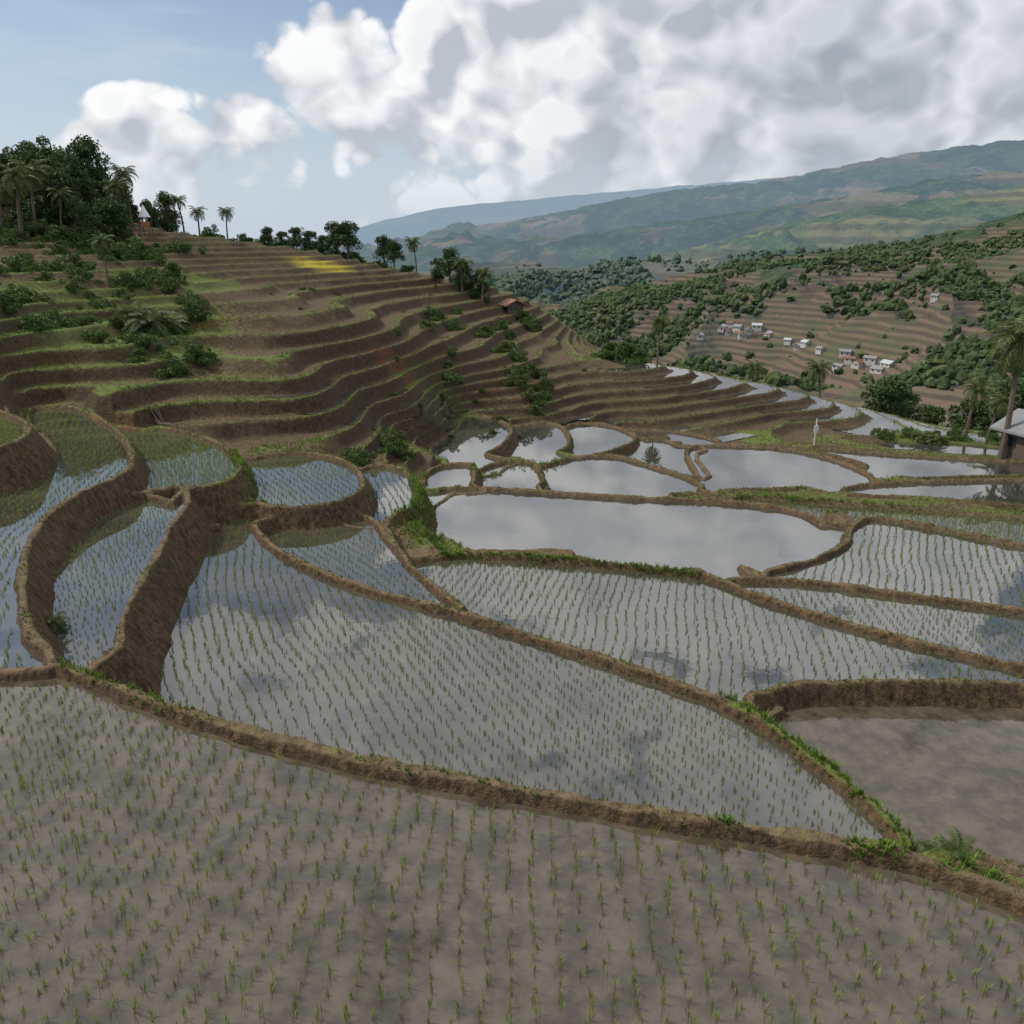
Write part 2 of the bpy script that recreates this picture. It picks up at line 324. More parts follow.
for q in POLY:
    if not q['rice']: continue
    dens={1:(.25,.145),2:(.24,.15),3:(.24,.15)}[q['rice']]
    lo=q['p'].min(0);hi=q['p'].max(0); c=(lo+hi)/2; R=np.hypot(*(hi-lo))/2+2
    t=np.arange(-R,R,dens[0]); s=np.arange(-R,R,dens[1]); T,S=np.meshgrid(t,s)
    T=T.ravel();S=S.ravel()
    a=math.radians(rowang.get(q['n'],15))
    w=.9*np.sin(S*.16+q['z'])+.2*np.sin(S*.31+T*.12+2*q['z']); w2=.5*np.sin(T*.2); w=w+.3*(fbm(T/6+50,S/3+50,14,2)-.5)
    T2=T+w+rng.normal(0,.022,T.shape); S2=S+w2+rng.normal(0,.035,T.shape)
    x=c[0]+T2*math.cos(a)-S2*math.sin(a); y=c[1]+T2*math.sin(a)+S2*math.cos(a)
    m=(x>lo[0])&(x<hi[0])&(y>lo[1])&(y<hi[1])&(np.abs(x)<y*.8+3)&(y>2.2)&(y<70); x=x[m];y=y[m]
    d,i=seg_dist(x,y,q['p']); keep=i&(d>.25)&(rng.random(len(x))<.965); x=x[keep];y=y[keep]
    zz=hfield(x,y)[0]; k=zz<q['z']-.01; x=x[k];y=y[k]
    RX.append(x);RY.append(y);RZ.append(np.full(len(x),q['z'])); RH.append(np.full(len(x),.155 if q['n']=='A' else {1:.12,2:.21,3:.23}[q['rice']]))
RX,RY,RZ,RH=map(np.concatenate,(RX,RY,RZ,RH))
RH=RH*(.65+.7*fbm(RX/1.5,RY/1.5,11,3))*rng.uniform(.7,1.2,len(RX))
V,Qb,va=blades(RX,RY,RZ,RH,.0052,.5,9); mesh_obj('rice_seedlings',V,Qb,m_rice,dict(var=va))
# grass
GX=[];GY=[];GH=[]
def gline(pts,z,width,dens,h):
    w=np.array([P(u,v,z) for u,v in pts]); L=np.hypot(*(w[1:]-w[:-1]).T)
    for i in range(len(L)):
        c=int(L[i]*dens*max(width,.3)*2); t=rng.random(c); p=w[i]+(w[i+1]-w[i])*t[:,None]+rng.normal(0,width*.5,(c,2))
        GX.append(p[:,0]);GY.append(p[:,1]);GH.append(np.full(c,h)*rng.uniform(.4,1.2,c)*(.5+fbm(p[:,0],p[:,1],23,3)))
gline([(410,492),(415,520),(435,548)],-2.5,1.2,90,.2)
gline([(440,556),(520,557),(600,564),(700,575)],-2.25,.14,120,.14)
gline([u[:2] for u in GSP[:7]],-1.75,.36,160,.18)
gline([u[:2] for u in GSP[6:]],-.4,.38,160,.18)
gline([(70,672),(110,682),(150,698),(190,714)],.05,.3,90,.13)
gline([(215,505),(240,470),(265,505)],-1.3,.5,70,.18)
gline([(690,493),(760,497),(860,503),(1030,512),(1100,518)],-3.55,.35,60,.2)
gline([(425,492),(460,485),(540,462),(560,455)],-3.8,.7,40,.2)
gline([(850,850),(870,853),(900,858)],.1,.15,200,.13)
gline([(720,826),(735,829)],.1,.1,200,.12)
gline([(725,700),(740,705)],-1.7,.2,200,.2)
gline([(900,440),(1030,446)],-6.7,1.2,30,.3)
for q in POLY:
    p=q['p0']; nx=np.roll(p,-1,0)
    for a,b in zip(p,nx):
        L=np.hypot(*(b-a)); 
        if (a[1]>60) or abs(a[0])>a[1]*.85+3: continue
        c=rng.poisson(L*40); t=rng.random(c); pp=a+(b-a)*t[:,None]+rng.normal(0,.17,(c,2))
        k=fbm(pp[:,0]/1.3,pp[:,1]/1.3,21,3)>.45; pp=pp[k]; GX.append(pp[:,0]);GY.append(pp[:,1]);GH.append(rng.uniform(.02,.085,len(pp)))
c=60000; uu=rng.uniform(-80,1080,c); dd=np.exp(rng.uniform(math.log(30),math.log(100),c)); hx=(uu-512)/F*dd; 
z_,i_,k_,f_,b_=hfield(hx,dd); kk=(i_<0)&((f_<.22)|(f_>.88))&(fbm(hx/3,dd/3,31,3)>.42); GX.append(hx[kk]);GY.append(dd[kk]);GH.append(rng.uniform(.07,.2,kk.sum()))
GX,GY,GH=map(np.concatenate,(GX,GY,GH)); GZ,gi,_,_,gb=hfield(GX,GY); k=((gi<0)|gb)&~((gi==0)&(GZ<.04)); GX,GY,GZ,GH=GX[k],GY[k],GZ[k],GH[k]
V,Qb,va=blades(GX,GY,GZ,GH,.007*(1+GH*2),.7,8); mesh_obj('grass',V,Qb,m_grass,dict(var=va))
# ---------------------------------------------------------------- trees
def tube(pts,rads,seg=7):
    pts=np.array(pts,float); V=[];Q=[]
    for i,(p,r) in enumerate(zip(pts,rads)):
        t=pts[min(i+1,len(pts)-1)]-pts[max(i-1,0)]; t/=np.linalg.norm(t)+1e-9
        a=np.cross(t,[.3,.9,.1]); a/=np.linalg.norm(a); b=np.cross(t,a)
        for s in range(seg):
            th=2*np.pi*s/seg; V.append(p+r*(a*np.cos(th)+b*np.sin(th)))
    for i in range(len(pts)-1):
        for s in range(seg): Q.append([i*seg+s,i*seg+(s+1)%seg,(i+1)*seg+(s+1)%seg,(i+1)*seg+s])
    return np.array(V),np.array(Q)
def join(parts):
    V=[];Q=[];A=[];M=[];o=0
    for v,q,a,m in parts:
        V.append(v);Q.append(q+o);A.append(np.broadcast_to(a,len(v)));M.append(np.full(len(q),m)); o+=len(v)
    return np.concatenate(V),np.concatenate(Q),np.concatenate(A),np.concatenate(M)
def leaves(centers,rads,per,size,flat=.8):
    N=len(centers)*per; c=np.repeat(centers,per,0); R=np.repeat(rads,per)
    d=rng.normal(size=(N,3)); d/=np.linalg.norm(d,axis=1)[:,None]; rr_=R*rng.uniform(.45,1.05,N)**.6
    p=c+d*rr_[:,None]*np.array([1,1,flat])
    a=rng.normal(size=(N,3))+d*.3; a/=np.linalg.norm(a,axis=1)[:,None]; b=np.cross(a,rng.normal(size=(N,3))); b/=np.linalg.norm(b,axis=1)[:,None]
    s=size*rng.uniform(.6,1.3,N)[:,None]; a=a*s; b=b*s*.45
    V=np.stack([p-a,p+b,p+a,p-b],1).reshape(-1,3)
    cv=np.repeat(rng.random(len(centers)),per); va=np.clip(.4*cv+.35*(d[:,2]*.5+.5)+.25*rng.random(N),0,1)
    return V,np.arange(4*N).reshape(-1,4),np.repeat(va,4)
def make_tree(h,spread,ncl,per,ls,name,crownlo=.35):
    parts=[]; top=np.array([rng.normal(0,.06)*h,rng.normal(0,.06)*h,h*.72])
    tr=[np.zeros(3)-[0,0,.4],top*[.2,.3,.25],top*[.6,.5,.6],top]; v,q=tube(tr,[h*.035,h*.028,h*.02,h*.008]); parts.append((v,q,.5,1))
    cs=[];rs=[]
    for i in range(ncl):
        z=rng.uniform(crownlo,1)*h; rel=(z/h-crownlo)/(1-crownlo); rmax=spread*h*math.sqrt(max(.05,1-(rel*1.7-.7)**2))
        az=rng.uniform(0,2*np.pi); r_=rmax*rng.uniform(.25,1); c=np.array([math.cos(az)*r_,math.sin(az)*r_,z*.93])
        cs.append(c); rs.append(h*rng.uniform(.08,.15))
        if i%2==0:
            s=top*rng.uniform(.45,.95); m_=(s+c)/2+[0,0,.04*h]; v,q=tube([s,m_,c],[h*.012,h*.008,h*.003],5); parts.append((v,q,.5,1))
    v,q,a=leaves(np.array(cs),np.array(rs),per,ls); parts.append((v,q,a,0))
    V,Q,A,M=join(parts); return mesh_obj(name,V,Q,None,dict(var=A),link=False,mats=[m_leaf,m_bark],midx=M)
def frond(base,az,el,L,droop,nl=22,lw=.28,tw=.035):
    parts=[];pts=[];p=np.array(base,float); e=el
    for i in range(10):
        pts.append(p.copy()); p=p+np.array([math.cos(az)*math.cos(e),math.sin(az)*math.cos(e),math.sin(e)])*L/9; e-=droop/9*(1+.1*i)
    pts=np.array(pts); v,q=tube(pts,np.linspace(.035,.008,10)*L/2.2,4); parts.append((v,q,.8,0))
    t=np.linspace(.12,.99,nl); ii=t*9; i0=np.minimum(ii.astype(int),8); c=pts[i0]+(pts[i0+1]-pts[i0])*(ii-i0)[:,None]
    tg=pts[i0+1]-pts[i0]; tg/=np.linalg.norm(tg,axis=1)[:,None]; side=np.array([-math.sin(az),math.cos(az),0])
    ll=L*lw*np.sin(np.pi*np.clip(t*.85+.12,0,1))**.7
    for s in (-1,1):
        d=side*s*.85+tg*.55+np.array([0,0,-.35])*rng.uniform(.4,1.4,(nl,1)); d/=np.linalg.norm(d,axis=1)[:,None]
        w=tg*tw*L/2.2*1.3; tip=c+d*(ll*rng.uniform(.8,1.1,nl))[:,None]+np.array([0,0,-.12])*ll[:,None]; mid=c+d*ll[:,None]*.45
        V=np.stack([c,mid+w,tip,mid-w],1).reshape(-1,3); parts.append((V,np.arange(4*nl).reshape(-1,4),np.repeat(rng.uniform(.2,1,nl),4),0))
    return parts
def make_palm(h,L,nf,name,lo=-.5,th=1.0):
    parts=[]; bx,by=rng.normal(0,.09*h,2); pts=[np.array([bx*(t**2),by*(t**2),h*t-(.3 if t==0 else 0)]) for t in np.linspace(0,1,8)]
    v,q=tube(pts,np.linspace(.17,.10,8)*(th if h>1 else .5),8); parts.append((v,q,.5,1)); top=pts[-1]
    for i in range(nf):
        t=i/nf; parts+=frond(top,i*2.399+rng.normal(0,.15),1.25-(1.25-lo)*t,L*rng.uniform(.85,1.1),1.2+.5*t)
    V,Q,A,M=join(parts); return mesh_obj(name,V,Q,None,dict(var=A),link=False,mats=[m_palm,m_bark],midx=M)
def make_bush(r,name,nc=16,per=110,ls=.09):
    cs=rng.normal(size=(nc,3))*r*[.5,.5,.25]+[0,0,r*.45]; cs[:,2]=np.abs(cs[:,2]); v,q,a=leaves(cs,np.full(nc,r*.33),per,ls*r)
    st=[(v,q,a,0)]
    for c in cs[:6]:
        v,q=tube([[0,0,-.2],c*.6,c],[.03*r,.02*r,.008*r],5); st.append((v,q,.5,1))
    V,Q,A,M=join(st); return mesh_obj(name,V,Q,None,dict(var=A),link=False,mats=[m_bush,m_bark],midx=M)
TREES=[make_tree(6,.36,46,90,.17,'broadleaf_tree'),make_tree(7,.30,50,90,.18,'broadleaf_tree_b',.2),make_tree(5,.45,44,90,.16,'broadleaf_tree_c',.25),make_tree(7,.2,40,80,.17,'broadleaf_tree_d',.15)]
PALMS=[make_palm(5.5,2.2,24,'palm_tree'),make_palm(4.2,1.9,22,'palm_tree_b'),make_palm(6.5,2.3,28,'palm_tree_c',-.7)]
BUSH=[make_bush(1,'bush_a'),make_bush(1,'bush_b'),make_bush(1,'bush_c',22)]
FERN=make_palm(.15,.5,20,'fern',.1); NIPA=make_palm(.6,2.4,26,'nipa',.1)
def place(me,name,x,y,s,dz=0,rot=None):
    z=float(hfield(np.array([x]),np.array([y]))[0][0])
    ob=bpy.data.objects.new(name,me); scene.collection.objects.link(ob); ob.location=(x,y,z+dz); ob.scale=(s,s,s*rng.uniform(.92,1.08)); ob.rotation_euler=(0,0,rng.uniform(0,6.28) if rot is None else rot); return ob
def rc(l): return l[rng.integers(len(l))]
for i in range(130):
    u=rng.uniform(-120,180); d=rng.uniform(70,98)
    if u>135 and d<86: continue
    if d<76 and rng.random()<.5: continue
    s=rng.uniform(.55,1.1)*(1.0 if u<135 else .6)
    x,y=AT(u,d); place(rc(TREES),'broadleaf_tree',x,y,s,-.4)
for i in range(45):
    u=rng.uniform(-80,185); d=rng.uniform(65,75); x,y=AT(u,d); place(rc(BUSH),'bush',x,y,rng.uniform(.6,1.4),-.2)
for u,d,s in [(30,68,.9),(45,70,.8),(12,70,.8),(205,90,.62),(190,90,.6),(232,92,.55),(125,78,.6),(140,82,.7),(-20,72,.9),(70,72,.6)]:
    x,y=AT(u,d); place(rc(PALMS),'palm_tree',x,y,s)
for u,d,s in [(350,93,.72),(338,95,.62),(300,95,.5),(312,96,.55),(385,95,.55),(285,95,.45),(450,86,.6),(463,84,.6),(440,88,.5),(395,93,.5),(480,85,.55),(325,95,.45),(272,96,.4),
   (745,108,1.1),(830,100,1.1),(820,104,1.2),(848,98,1.0),(910,76,.95),(900,78,.95),(922,78,.8),(865,95,1),(700,95,1),(1000,85,1.2),(1040,84,1.3),(955,88,1)]:
    x,y=AT(u,d); place(TREES[[0,2][rng.integers(2)]],'broadleaf_tree',x,y,s)
for u,d,s in [(417,94,.5),(462,83,.7),(482,82,.65),(662,66,.5),(108,52,.42),(762,76,.7),(835,76,.7)]:
    x,y=AT(u,d); place(rc(PALMS),'palm_tree',x,y,s)
for u,v,z,s in [(1000,466,-6.2,1.12),(1015,455,-6.6,1.05),(965,440,-7,.8),(985,448,-6.8,.6)]:
    x,y=P(u,v,z); place(PALMS[2] if s>1 else rc(PALMS),'palm_tree',x,y,s)
for u,v,z,s in [(150,318,3,.8),(165,316,3,.7),(135,315,3.1,.65),(935,448,-6.8,.45),(920,446,-6.8,.4)]:
    x,y=P(u,v,z); place(NIPA,'nipa_palm_bush',x,y,s)
for u,v,z,s in [(943,842,-1.4,.9),(958,848,-1.2,.8),(930,832,-1.6,.7),(52,622,-.5,.8),(56,616,-.45,.6),(730,700,-1.6,.35)]:
    x,y=P(u,v,z); place(FERN,'fern_plant',x,y,s)
bl=[(620,352,-2,1.5),(632,350,-2,1.4),(608,350,-2,1.2),(640,357,-2.2,1.0),(530,330,-1.2,1.1),(520,325,-1.0,1.0),(358,458,-1.8,.6),(545,405,-3.9,.5),(395,450,-2.5,.6),(405,456,-2.6,.5),(348,452,-1.6,.5),(388,454,-2.4,.5)]
for i in range(50): u=rng.uniform(-10,195); v=rng.uniform(282,312); bl.append((u,v+.02*u,3.6,rng.uniform(.45,.95)))
for i in range(30): u=rng.uniform(425,545); bl.append((u,262+ (u-425)*.45+rng.uniform(6,24),1.5,rng.uniform(.4,.9)))
for i in range(16): bl.append((rng.uniform(390,500),rng.uniform(360,392),-.8,rng.uniform(.2,.4)))
for i in range(24): bl.append((rng.uniform(860,1010),rng.uniform(434,446),-6.8,rng.uniform(.25,.6)))
for i in range(22): bl.append((rng.uniform(240,600),rng.uniform(285,350),1.5,rng.uniform(.15,.36)))
for u,v,z,s in bl:
    x,y=P(u,v,z)
    if y<0 or y>100: x,y=AT(u,rng.uniform(50,75))
    place(rc(BUSH),'bush',x,y,s,-.1)
for i in range(40):
    u=rng.uniform(165,420); x,y=AT(u,rng.uniform(92,100)); place(rc(BUSH),'bush',x,y,rng.uniform(.4,1.0),-.1)
# ---------------------------------------------------------------- mountains
def hill_mat(name,c1,c2,c3,haze,hz,sc,stripe,tc_=.5):
    m,n,bs,out=mat_new(name); geo=n.new('ShaderNodeNewGeometry'); pos=geo.outputs['Position']
    a=n.noise(pos,sc,6,.7); b=n.noise(pos,sc*.3,5,.62); d=n.noise(pos,sc*6,3,.7)
    c=n.mix(n.mr(a,.40,.60),c1,c2); c=n.mix(n.mr(d,.40,.60,0,.6),c,tuple(x*.45 for x in c1))
    sp=n.new('ShaderNodeSeparateXYZ'); n.l.new(pos,sp.inputs[0])
    st=n.math('SINE',n.math('ADD',n.math('MULTIPLY',sp.outputs[2],stripe),n.math('MULTIPLY',a,5)))
    t=n.mix(n.mr(st,-.5,.5),tuple(x*tc_ for x in c3),c3); t=n.mix(n.mr(a,.48,.64,0,.6),t,c2)
    at=n.attr('terr'); msk=n.math('MAXIMUM',n.mr(b,.52,.57),at)
    c=n.mix(n.math('MULTIPLY',msk,.88),c,t)
    n.l.new(c,bs.inputs['Base Color']); bs.inputs['Roughness'].default_value=1; bs.inputs['Specular IOR Level'].default_value=0
    bp=n.new('ShaderNodeBump'); bp.inputs['Strength'].default_value=1; bp.inputs['Distance'].default_value=.11/sc; n.l.new(a,bp.inputs['Height']); n.l.new(bp.outputs[0],bs.inputs['Normal'])
    em=n.new('ShaderNodeEmission'); em.inputs[0].default_value=(*hz,1); mx=n.new('ShaderNodeMixShader'); mx.inputs[0].default_value=haze  # distance haze painted into the material as constant emission, no real atmosphere
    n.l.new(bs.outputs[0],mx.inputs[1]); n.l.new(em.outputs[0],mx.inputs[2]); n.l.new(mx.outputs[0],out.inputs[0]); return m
def mountain(name,crest,foot,mat,amp,nsc,cn,terr=0,NU=700,NTt=170,gully=1.0,lo=.46):
    cu=np.array(crest,float); u=np.linspace(cu[0,0],cu[-1,0],NU); v=np.interp(u,cu[:,0],cu[:,1]); D=np.interp(u,cu[:,0],cu[:,2])
    k=np.ones(35)/35; vp=np.convolve(np.pad(v,17,'edge'),k,'valid')
    b=(512-vp)/F; dz=-SP+b*CP; dy=CP+b*SP; a=(u-512)/F; xc=a*D/dy; yc=D; zc=CAMZ+dz*D/dy
    fu=np.array(foot,float); yf=np.interp(u,fu[:,0],fu[:,1]); zf=np.interp(u,fu[:,0],fu[:,2]); xf=a*yf/1.03
    t=np.r_[np.linspace(0,1,NTt),np.linspace(1.02,1.5,24)][None,:]
    x=xf[:,None]+(xc-xf)[:,None]*t; y=yf[:,None]+(yc-yf)[:,None]*t
    tt_=np.where(t<=1,t,2-t); z=zf[:,None]+(zc-zf)[:,None]*tt_
    nz_=fbm(x/nsc,y/nsc,41,5); rg=1-np.abs(fbm(x/nsc*1.3,y/nsc*.6,51,4)*2-1)*2
    z=z+amp*((nz_-.5)*1.6+(rg-.6)*.8*gully)*np.clip(5*tt_*np.clip(1-tt_,0,1)**1.5,0,1)+cn*(fbm(x/nsc*14,y/nsc*14,61,3)-.5)
    msk=np.zeros_like(z)
    if terr>0:
        msk=sm(lo,lo+.05,fbm(x/nsc*.9,y/nsc*.9,71,4)); q=np.floor(z/terr); f=z/terr-q; z=z*(1-msk)+terr*(q+sm(.5,1,f))*msk
    n0,n1_=x.shape; idx=np.arange(n0*n1_).reshape(n0,n1_); Q=np.stack([idx[:-1,:-1],idx[1:,:-1],idx[1:,1:],idx[:-1,1:]],-1).reshape(-1,4)
    mesh_obj(name,np.stack([x.ravel(),y.ravel(),z.ravel()],1),Q,mat,dict(terr=msk.ravel()),smooth=True); return x,y,z,msk
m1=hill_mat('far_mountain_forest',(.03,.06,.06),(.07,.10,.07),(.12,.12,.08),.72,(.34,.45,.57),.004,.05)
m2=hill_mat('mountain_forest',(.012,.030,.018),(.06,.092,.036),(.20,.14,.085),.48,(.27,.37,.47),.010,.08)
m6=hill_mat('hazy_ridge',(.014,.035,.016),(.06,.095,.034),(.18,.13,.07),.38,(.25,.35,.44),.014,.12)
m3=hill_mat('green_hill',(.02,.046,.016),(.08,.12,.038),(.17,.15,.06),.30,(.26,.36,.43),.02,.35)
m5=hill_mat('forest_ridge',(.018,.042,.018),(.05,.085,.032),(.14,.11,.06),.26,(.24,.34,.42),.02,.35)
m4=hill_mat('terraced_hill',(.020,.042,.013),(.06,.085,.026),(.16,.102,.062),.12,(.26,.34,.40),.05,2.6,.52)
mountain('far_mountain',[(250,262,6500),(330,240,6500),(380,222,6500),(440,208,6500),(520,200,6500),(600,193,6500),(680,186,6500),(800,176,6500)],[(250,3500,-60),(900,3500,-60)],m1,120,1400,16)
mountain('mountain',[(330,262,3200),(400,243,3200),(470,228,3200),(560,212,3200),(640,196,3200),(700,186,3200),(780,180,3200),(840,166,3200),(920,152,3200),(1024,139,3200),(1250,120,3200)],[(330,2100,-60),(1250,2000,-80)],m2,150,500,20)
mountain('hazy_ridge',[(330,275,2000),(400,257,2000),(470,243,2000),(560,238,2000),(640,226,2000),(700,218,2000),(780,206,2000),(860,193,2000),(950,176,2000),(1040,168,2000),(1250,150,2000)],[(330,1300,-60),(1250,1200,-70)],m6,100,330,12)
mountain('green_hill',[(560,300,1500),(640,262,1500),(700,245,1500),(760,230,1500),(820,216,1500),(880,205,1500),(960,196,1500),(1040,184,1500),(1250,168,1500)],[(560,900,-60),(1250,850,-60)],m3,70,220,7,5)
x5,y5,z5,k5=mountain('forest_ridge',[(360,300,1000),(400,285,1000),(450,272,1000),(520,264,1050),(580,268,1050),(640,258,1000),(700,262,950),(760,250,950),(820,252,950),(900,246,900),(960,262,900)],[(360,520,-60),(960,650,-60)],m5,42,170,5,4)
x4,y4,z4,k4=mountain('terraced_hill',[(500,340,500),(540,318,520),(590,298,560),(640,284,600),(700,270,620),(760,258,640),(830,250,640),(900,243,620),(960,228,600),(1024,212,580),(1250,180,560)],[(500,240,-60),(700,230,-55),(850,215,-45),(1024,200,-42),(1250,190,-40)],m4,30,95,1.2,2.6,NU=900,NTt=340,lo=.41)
# ---------------------------------------------------------------- houses in the valley
def simple_mat(name,c,r=.7,var=.25):
    m,n,bs,out=mat_new(name); geo=n.new('ShaderNodeNewGeometry'); a=n.noise(geo.outputs['Position'],1.5,4)
    n.l.new(n.mix(a,tuple(x*(1-var) for x in c),tuple(x*(1+var) for x in c)),bs.inputs['Base Color']); bs.inputs['Roughness'].default_value=r; return m
mwall=simple_mat('plaster_wall',(.44,.43,.40)); mroof=[simple_mat('metal_roof',(.38,.40,.42)),simple_mat('tile_roof',(.2,.085,.05)),simple_mat('grey_roof',(.2,.2,.21))]
mdark=simple_mat('window_glass',(.03,.035,.04),.2); mwood=simple_mat('weathered_wood',(.10,.075,.055)); mcloth=simple_mat('white_cloth',(.7,.7,.68)); mor=simple_mat('orange_cloth',(.4,.14,.05))
def box(nm,par,c,s,mat):
    x,y,z=[k/2 for k in s]; V=[(c[0]+a*x,c[1]+b*y,c[2]+d*z) for a in(-1,1) for b in(-1,1) for d in(-1,1)]
    Q=[(0,1,3,2),(4,6,7,5),(0,4,5,1),(2,3,7,6),(0,2,6,4),(1,5,7,3)]; ob=mesh_obj(nm,V,Q,mat); ob.parent=par; return ob
def house(name,x,y,z,w,d,h,rot,roof,wall=None,s=1):
    e=bpy.data.objects.new(name,None); scene.collection.objects.link(e); e.location=(x,y,z); e.rotation_euler[2]=rot; e.scale=(s,s,s)
    box('walls',e,(0,0,h/2-.8),(w,d,h+1.6),wall or mwall)
    rh=w*.3; o=.5
    V=[(-w/2-o,-d/2-o,h-.12),(0,-d/2-o,h+rh),(w/2+o,-d/2-o,h-.12),(-w/2-o,d/2+o,h-.12),(0,d/2+o,h+rh),(w/2+o,d/2+o,h-.12)]
    V+= [(a,b,c-.15) for a,b,c in V]
    me=bpy.data.meshes.new('roof'); me.from_pydata(V,[],[(0,3,4,1),(1,4,5,2),(6,7,10,9),(7,8,11,10),(0,1,7,6),(1,2,8,7),(3,9,10,4),(4,10,11,5),(0,6,9,3),(2,5,11,8)]); me.materials.append(roof)
    r=bpy.data.objects.new('roof',me); scene.collection.objects.link(r); r.parent=e
    V=[(-w/2,-d/2,h),(w/2,-d/2,h),(0,-d/2,h+rh*.85),(-w/2,d/2,h),(w/2,d/2,h),(0,d/2,h+rh*.85)]
    me=bpy.data.meshes.new('gables'); me.from_pydata(V,[],[(0,1,2),(3,5,4)]); me.materials.append(wall or mwall); g=bpy.data.objects.new('gables',me); scene.collection.objects.link(g); g.parent=e
    for i in range(3): box('window_%d'%(i+1),e,((i-1)*w*.3,-d/2-.01,h*.55),(w*.14,.06,h*.32),mdark)
    for i in range(2): box('side_window_%d'%(i+1),e,(-w/2-.01,(i-.5)*d*.5,h*.55),(.06,d*.16,h*.32),mdark)
    box('door',e,(w*.15,-d/2-.012,h*.3),(w*.1,.05,h*.6),mwood)
    return e
from mathutils.bvhtree import BVHTree
dg=bpy.context.evaluated_depsgraph_get(); dg.update()
bvh=BVHTree.FromObject(bpy.data.objects['terraced_hill'],dg)
def cast(u,v):
    a=(u-512)/F;b=(512-v)/F; h=bvh.ray_cast(Vector((0,0,CAMZ)),Vector((a,CP+b*SP,-SP+b*CP)).normalized())
    return h[0]
HS=[]
for u,v in [(728,334),(738,330),(748,333),(757,329),(742,338),(797,349),(788,343),(850,362),(858,366),(870,363),(888,367),(878,373),(838,369),(730,326),(722,330),(768,336),(806,346),(845,356),(600,318),(935,300),(700,338),(820,352)]:
    h=cast(u,v)
    if h: house('village_house',h.x,h.y,h.z,rng.uniform(3.5,6),rng.uniform(4,8),rng.uniform(2.4,3.6),rng.uniform(-1.2,1.2),mroof[rng.choice([0,0,1,2])],s=.58); HS.append((h.x,h.y))
HS=np.array(HS)
def crown_mass(name,x,y,z,num,rad_,thr,o,nsc,c1,c2,tmax,spr=.05):
    import bmesh
    bm=bmesh.new(); bmesh.ops.create_icosphere(bm,subdivisions=2,radius=1); iv=np.array([v.co[:] for v in bm.verts]); it=np.array([[v.index for v in f.verts] for f in bm.faces]); bm.free()
    i=rng.integers(0,x.shape[0],num); j=(rng.random(num)*tmax).astype(int); px,py,pz=x[i,j]+rng.normal(0,1,num),y[i,j]+rng.normal(0,1,num),z[i,j]
    k=(fbm(px/nsc,py/nsc,o,6)>thr+.05*(rng.random(num)-.5))|(rng.random(num)<spr)
    if y.mean()<700:
        k&=(np.min(np.hypot(px[:,None]-HS[:,0],py[:,None]-HS[:,1]),1)>3.5)&~((np.min(np.abs(px[:,None]*HS[:,1]-py[:,None]*HS[:,0])/np.hypot(HS[:,0],HS[:,1]),1)<2.5)&(np.hypot(px,py)<np.hypot(*HS.mean(0)))&(np.hypot(px,py)>np.hypot(*HS.mean(0))-25))
    px,py,pz=px[k],py[k],pz[k]; N=len(px); R=rad_*(.3+.95*rng.random(N)**1.6)
    dis=1+.75*(rng.random((N,len(iv)))-.5); sc=np.stack([R*rng.uniform(.8,1.3,N),R,R*rng.uniform(.7,1.6,N)],1)
    V=iv[None]*dis[...,None]*sc[:,None,:]+np.stack([px,py,pz+R*.5],1)[:,None]
    T=(it[None]+np.arange(N)[:,None,None]*len(iv)).reshape(-1,3)
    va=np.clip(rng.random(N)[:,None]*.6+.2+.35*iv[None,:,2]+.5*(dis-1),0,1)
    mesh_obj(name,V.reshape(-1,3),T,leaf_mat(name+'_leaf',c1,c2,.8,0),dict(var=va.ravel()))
crown_mass('distant_trees',x4,y4,z4,26000,1.7,.53,81,60,(.018,.035,.014),(.062,.092,.032),335,.035)
crown_mass('distant_forest',x5,y5,z5,12000,3.6,.47,83,190,(.045,.078,.062),(.08,.12,.078),169,.06)
def zof(x,y): return float(hfield(np.array([x]),np.array([y]))[0][0])
x,y=AT(153,78); e=bpy.data.objects.new('canopy_tent',None); scene.collection.objects.link(e); e.location=(x,y,zof(x,y)+1.0)
V=[(0,0,1.9)]+[(.55*math.cos(i*math.pi/4),.55*math.sin(i*math.pi/4),.8) for i in range(8)]; me=bpy.data.meshes.new('canopy'); me.from_pydata(V,[],[(0,i+1,(i+1)%8+1) for i in range(8)]); me.materials.append(mcloth); r=bpy.data.objects.new('canopy',me); scene.collection.objects.link(r); r.parent=e
for i,(a,b) in enumerate([(-.4,-.4),(.4,-.4),(.4,.4),(-.4,.4)]): box('leg_%d'%(i+1),e,(a,b,-.1),(.06,.06,1.9),mwood)
box('cloth_panel',e,(.2,-.42,.2),(.8,.04,.45),mor)
x,y=P(1038,468,-6.2); house('wooden_hut',x,y,zof(x,y),3.0,3.3,1.9,.3,mroof[2],mwood)
x,y=AT(512,84); house('farm_hut',x,y,zof(x,y),2.4,2.6,1.2,.4,mroof[1],mwood,s=.7)
x,y=P(814,445,-6.2); e=bpy.data.objects.new('scarecrow',None); scene.collection.objects.link(e); e.location=(x,y,zof(x,y))
box('pole',e,(0,0,.9),(.06,.06,1.9),mcloth); box('arms',e,(0,.06,1.35),(.7,.05,.06),mwood); box('cloth',e,(0,-.06,1.15),(.28,.05,.5),mcloth)
e=bpy.data.objects.new('bamboo_poles',None); scene.collection.objects.link(e)
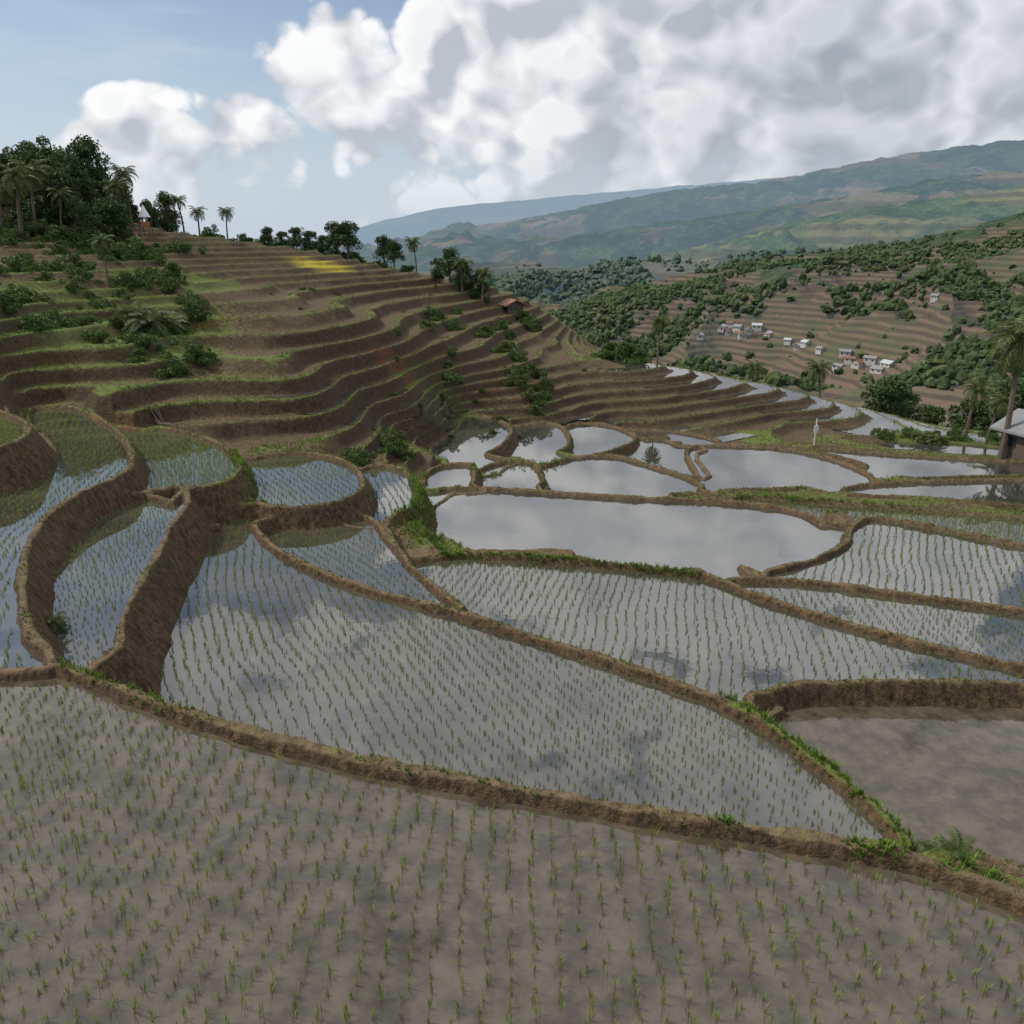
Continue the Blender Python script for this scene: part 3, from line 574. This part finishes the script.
for i in range(7):
    p0=P(142+rng.uniform(-3,3)+i*2,396+rng.uniform(-2,2),.6); p1=P(190+rng.uniform(-8,8),426+rng.uniform(-4,4),-.3)
    pts=[]
    for t in np.linspace(0,1,7):
        px,py=p0[0]*(1-t)+p1[0]*t,p0[1]*(1-t)+p1[1]*t; pts.append((px,py,zof(px,py)+.08+.05*rng.random()))
    v,q=tube(pts,np.linspace(.025,.012,7),5); o=mesh_obj('pole_%d'%(i+1),v,q,m_bark); o.parent=e
# ---------------------------------------------------------------- sky
w=bpy.data.worlds.new('World'); scene.world=w; w.use_nodes=True; n=NT(w.node_tree); n.n.clear()
sd=Vector((-.72,.18,.80)).normalized(); el=math.asin(sd.z); rot=math.atan2(sd.x,sd.y)
tc=n.new('ShaderNodeTexCoord').outputs['Generated']
sky=n.new('ShaderNodeTexSky',sky_type='NISHITA',sun_disc=False); sky.sun_elevation=el; sky.sun_rotation=rot; sky.air_density=1.0; sky.dust_density=.8; sky.ozone_density=2
def dirof(u,v):
    a=(u-512)/F;b=(512-v)/F; return Vector((a,CP+b*SP,-SP+b*CP)).normalized()
mp=n.new('ShaderNodeMapping'); mp.inputs['Scale'].default_value=(1,1,1.3); n.l.new(tc,mp.inputs[0]); v0=mp.outputs[0]
def dens(v2,det):
    s=n.noise(v2,4.6,det,.54,.25)
    for sc,wt in ((8,1.0),(20,.52)):
        b=n.math('ABSOLUTE',n.math('SUBTRACT',n.noise(v2,sc,1,.4),.5)); s=n.math('ADD',s,n.math('MULTIPLY',b,wt))
    return s
BL=[(335,80,100,1.02),(262,150,85,1.0),(480,60,125,1.1),(580,110,170,1.15),(720,60,180,1.15),(900,70,270,1.2),(400,160,120,1.0),(140,155,90,.9),(860,-150,320,1.1),(480,-140,150,1.0)]
cov=None
for u,v,r,s in BL:
    d=n.vmath('DISTANCE',tc,tuple(dirof(u,v))).outputs['Value']; b=n.mr(d,r/F*.3,r/F*1.15,s,0)
    cov=b if cov is None else n.math('MAXIMUM',cov,b)
sp=n.new('ShaderNodeSeparateXYZ'); n.l.new(tc,sp.inputs[0]); zz=sp.outputs[2]
cov=n.math('MAXIMUM',cov,n.mr(zz,.34,.52,0,1.15))
D0=dens(v0,7); off=n.vmath('ADD',v0,(-.022,0,.034)).outputs[0]; D1=dens(off,4)
tot=n.math('ADD',n.math('MULTIPLY',cov,.45),D0)
alpha=n.mr(tot,.89,.98)
alpha=n.math('MULTIPLY',alpha,n.mr(zz,.02,.12,.35,1.0))
thick=n.mr(tot,1.02,1.35)
diff=n.math('SUBTRACT',D0,D1)
lit=n.math('ADD',n.mr(diff,-.13,.10,0,1,False),n.math('MULTIPLY',thick,-.22),clamp=True)
ccol=n.mix(lit,(.50,.54,.60),(1.0,1.0,1.0))
gry=None
for u,v,r,s in [(930,80,290,.85),(640,130,60,.7),(1150,-200,250,.5)]:
    d=n.vmath('DISTANCE',tc,tuple(dirof(u,v))).outputs['Value']; b=n.mr(d,r/F*.35,r/F*1.1,s,0); gry=b if gry is None else n.math('MAXIMUM',gry,b)
gry=n.math('MULTIPLY',gry,n.mr(tot,1.0,1.3,.35,1.0))
ccol=n.mix(gry,ccol,n.mix(lit,(.34,.38,.44),(.64,.67,.72)))
ccol=n.mix(n.mr(zz,.22,.38,0,.6),ccol,(.93,.95,.98))
mp=n.new('ShaderNodeMapping'); mp.inputs['Scale'].default_value=(1,1,6); n.l.new(tc,mp.inputs[0])
cir=n.math('MULTIPLY',n.mr(n.noise(mp.outputs[0],2.4,4,.6),.36,.64),.7)
hor=n.mr(zz,0,.30,.9,0.1)
veil=n.math('MAXIMUM',cir,hor)
bg1=n.new('ShaderNodeBackground'); n.l.new(sky.outputs[0],bg1.inputs[0]); bg1.inputs[1].default_value=.10
bg3=n.new('ShaderNodeBackground'); bg3.inputs[0].default_value=(.60,.70,.81,1); bg3.inputs[1].default_value=.92
mx0=n.new('ShaderNodeMixShader'); n.l.new(veil,mx0.inputs[0]); n.l.new(bg1.outputs[0],mx0.inputs[1]); n.l.new(bg3.outputs[0],mx0.inputs[2])
bg2=n.new('ShaderNodeBackground'); n.l.new(ccol,bg2.inputs[0]); bg2.inputs[1].default_value=1.0
mx=n.new('ShaderNodeMixShader'); n.l.new(n.math('MULTIPLY',alpha,.95),mx.inputs[0]); n.l.new(mx0.outputs[0],mx.inputs[1]); n.l.new(bg2.outputs[0],mx.inputs[2])
wo=n.new('ShaderNodeOutputWorld'); n.l.new(mx.outputs[0],wo.inputs[0])
L=bpy.data.lights.new('sun','SUN'); L.energy=3.1; L.angle=math.radians(3.5); L.color=(1,.94,.85); lo_=bpy.data.objects.new('sun',L); scene.collection.objects.link(lo_)
lo_.rotation_euler=sd.to_track_quat('Z','Y').to_euler()
cam=bpy.data.cameras.new('camera'); cam.lens=F/1024*36; cam.sensor_width=36; cam.clip_end=30000; cam.clip_start=.1
co=bpy.data.objects.new('camera',cam); co.location=(0,0,CAMZ); co.rotation_euler=(math.pi/2-PIT,0,0); scene.collection.objects.link(co); scene.camera=co
scene.view_settings.view_transform='Standard'; scene.view_settings.look='None'; scene.view_settings.exposure=0
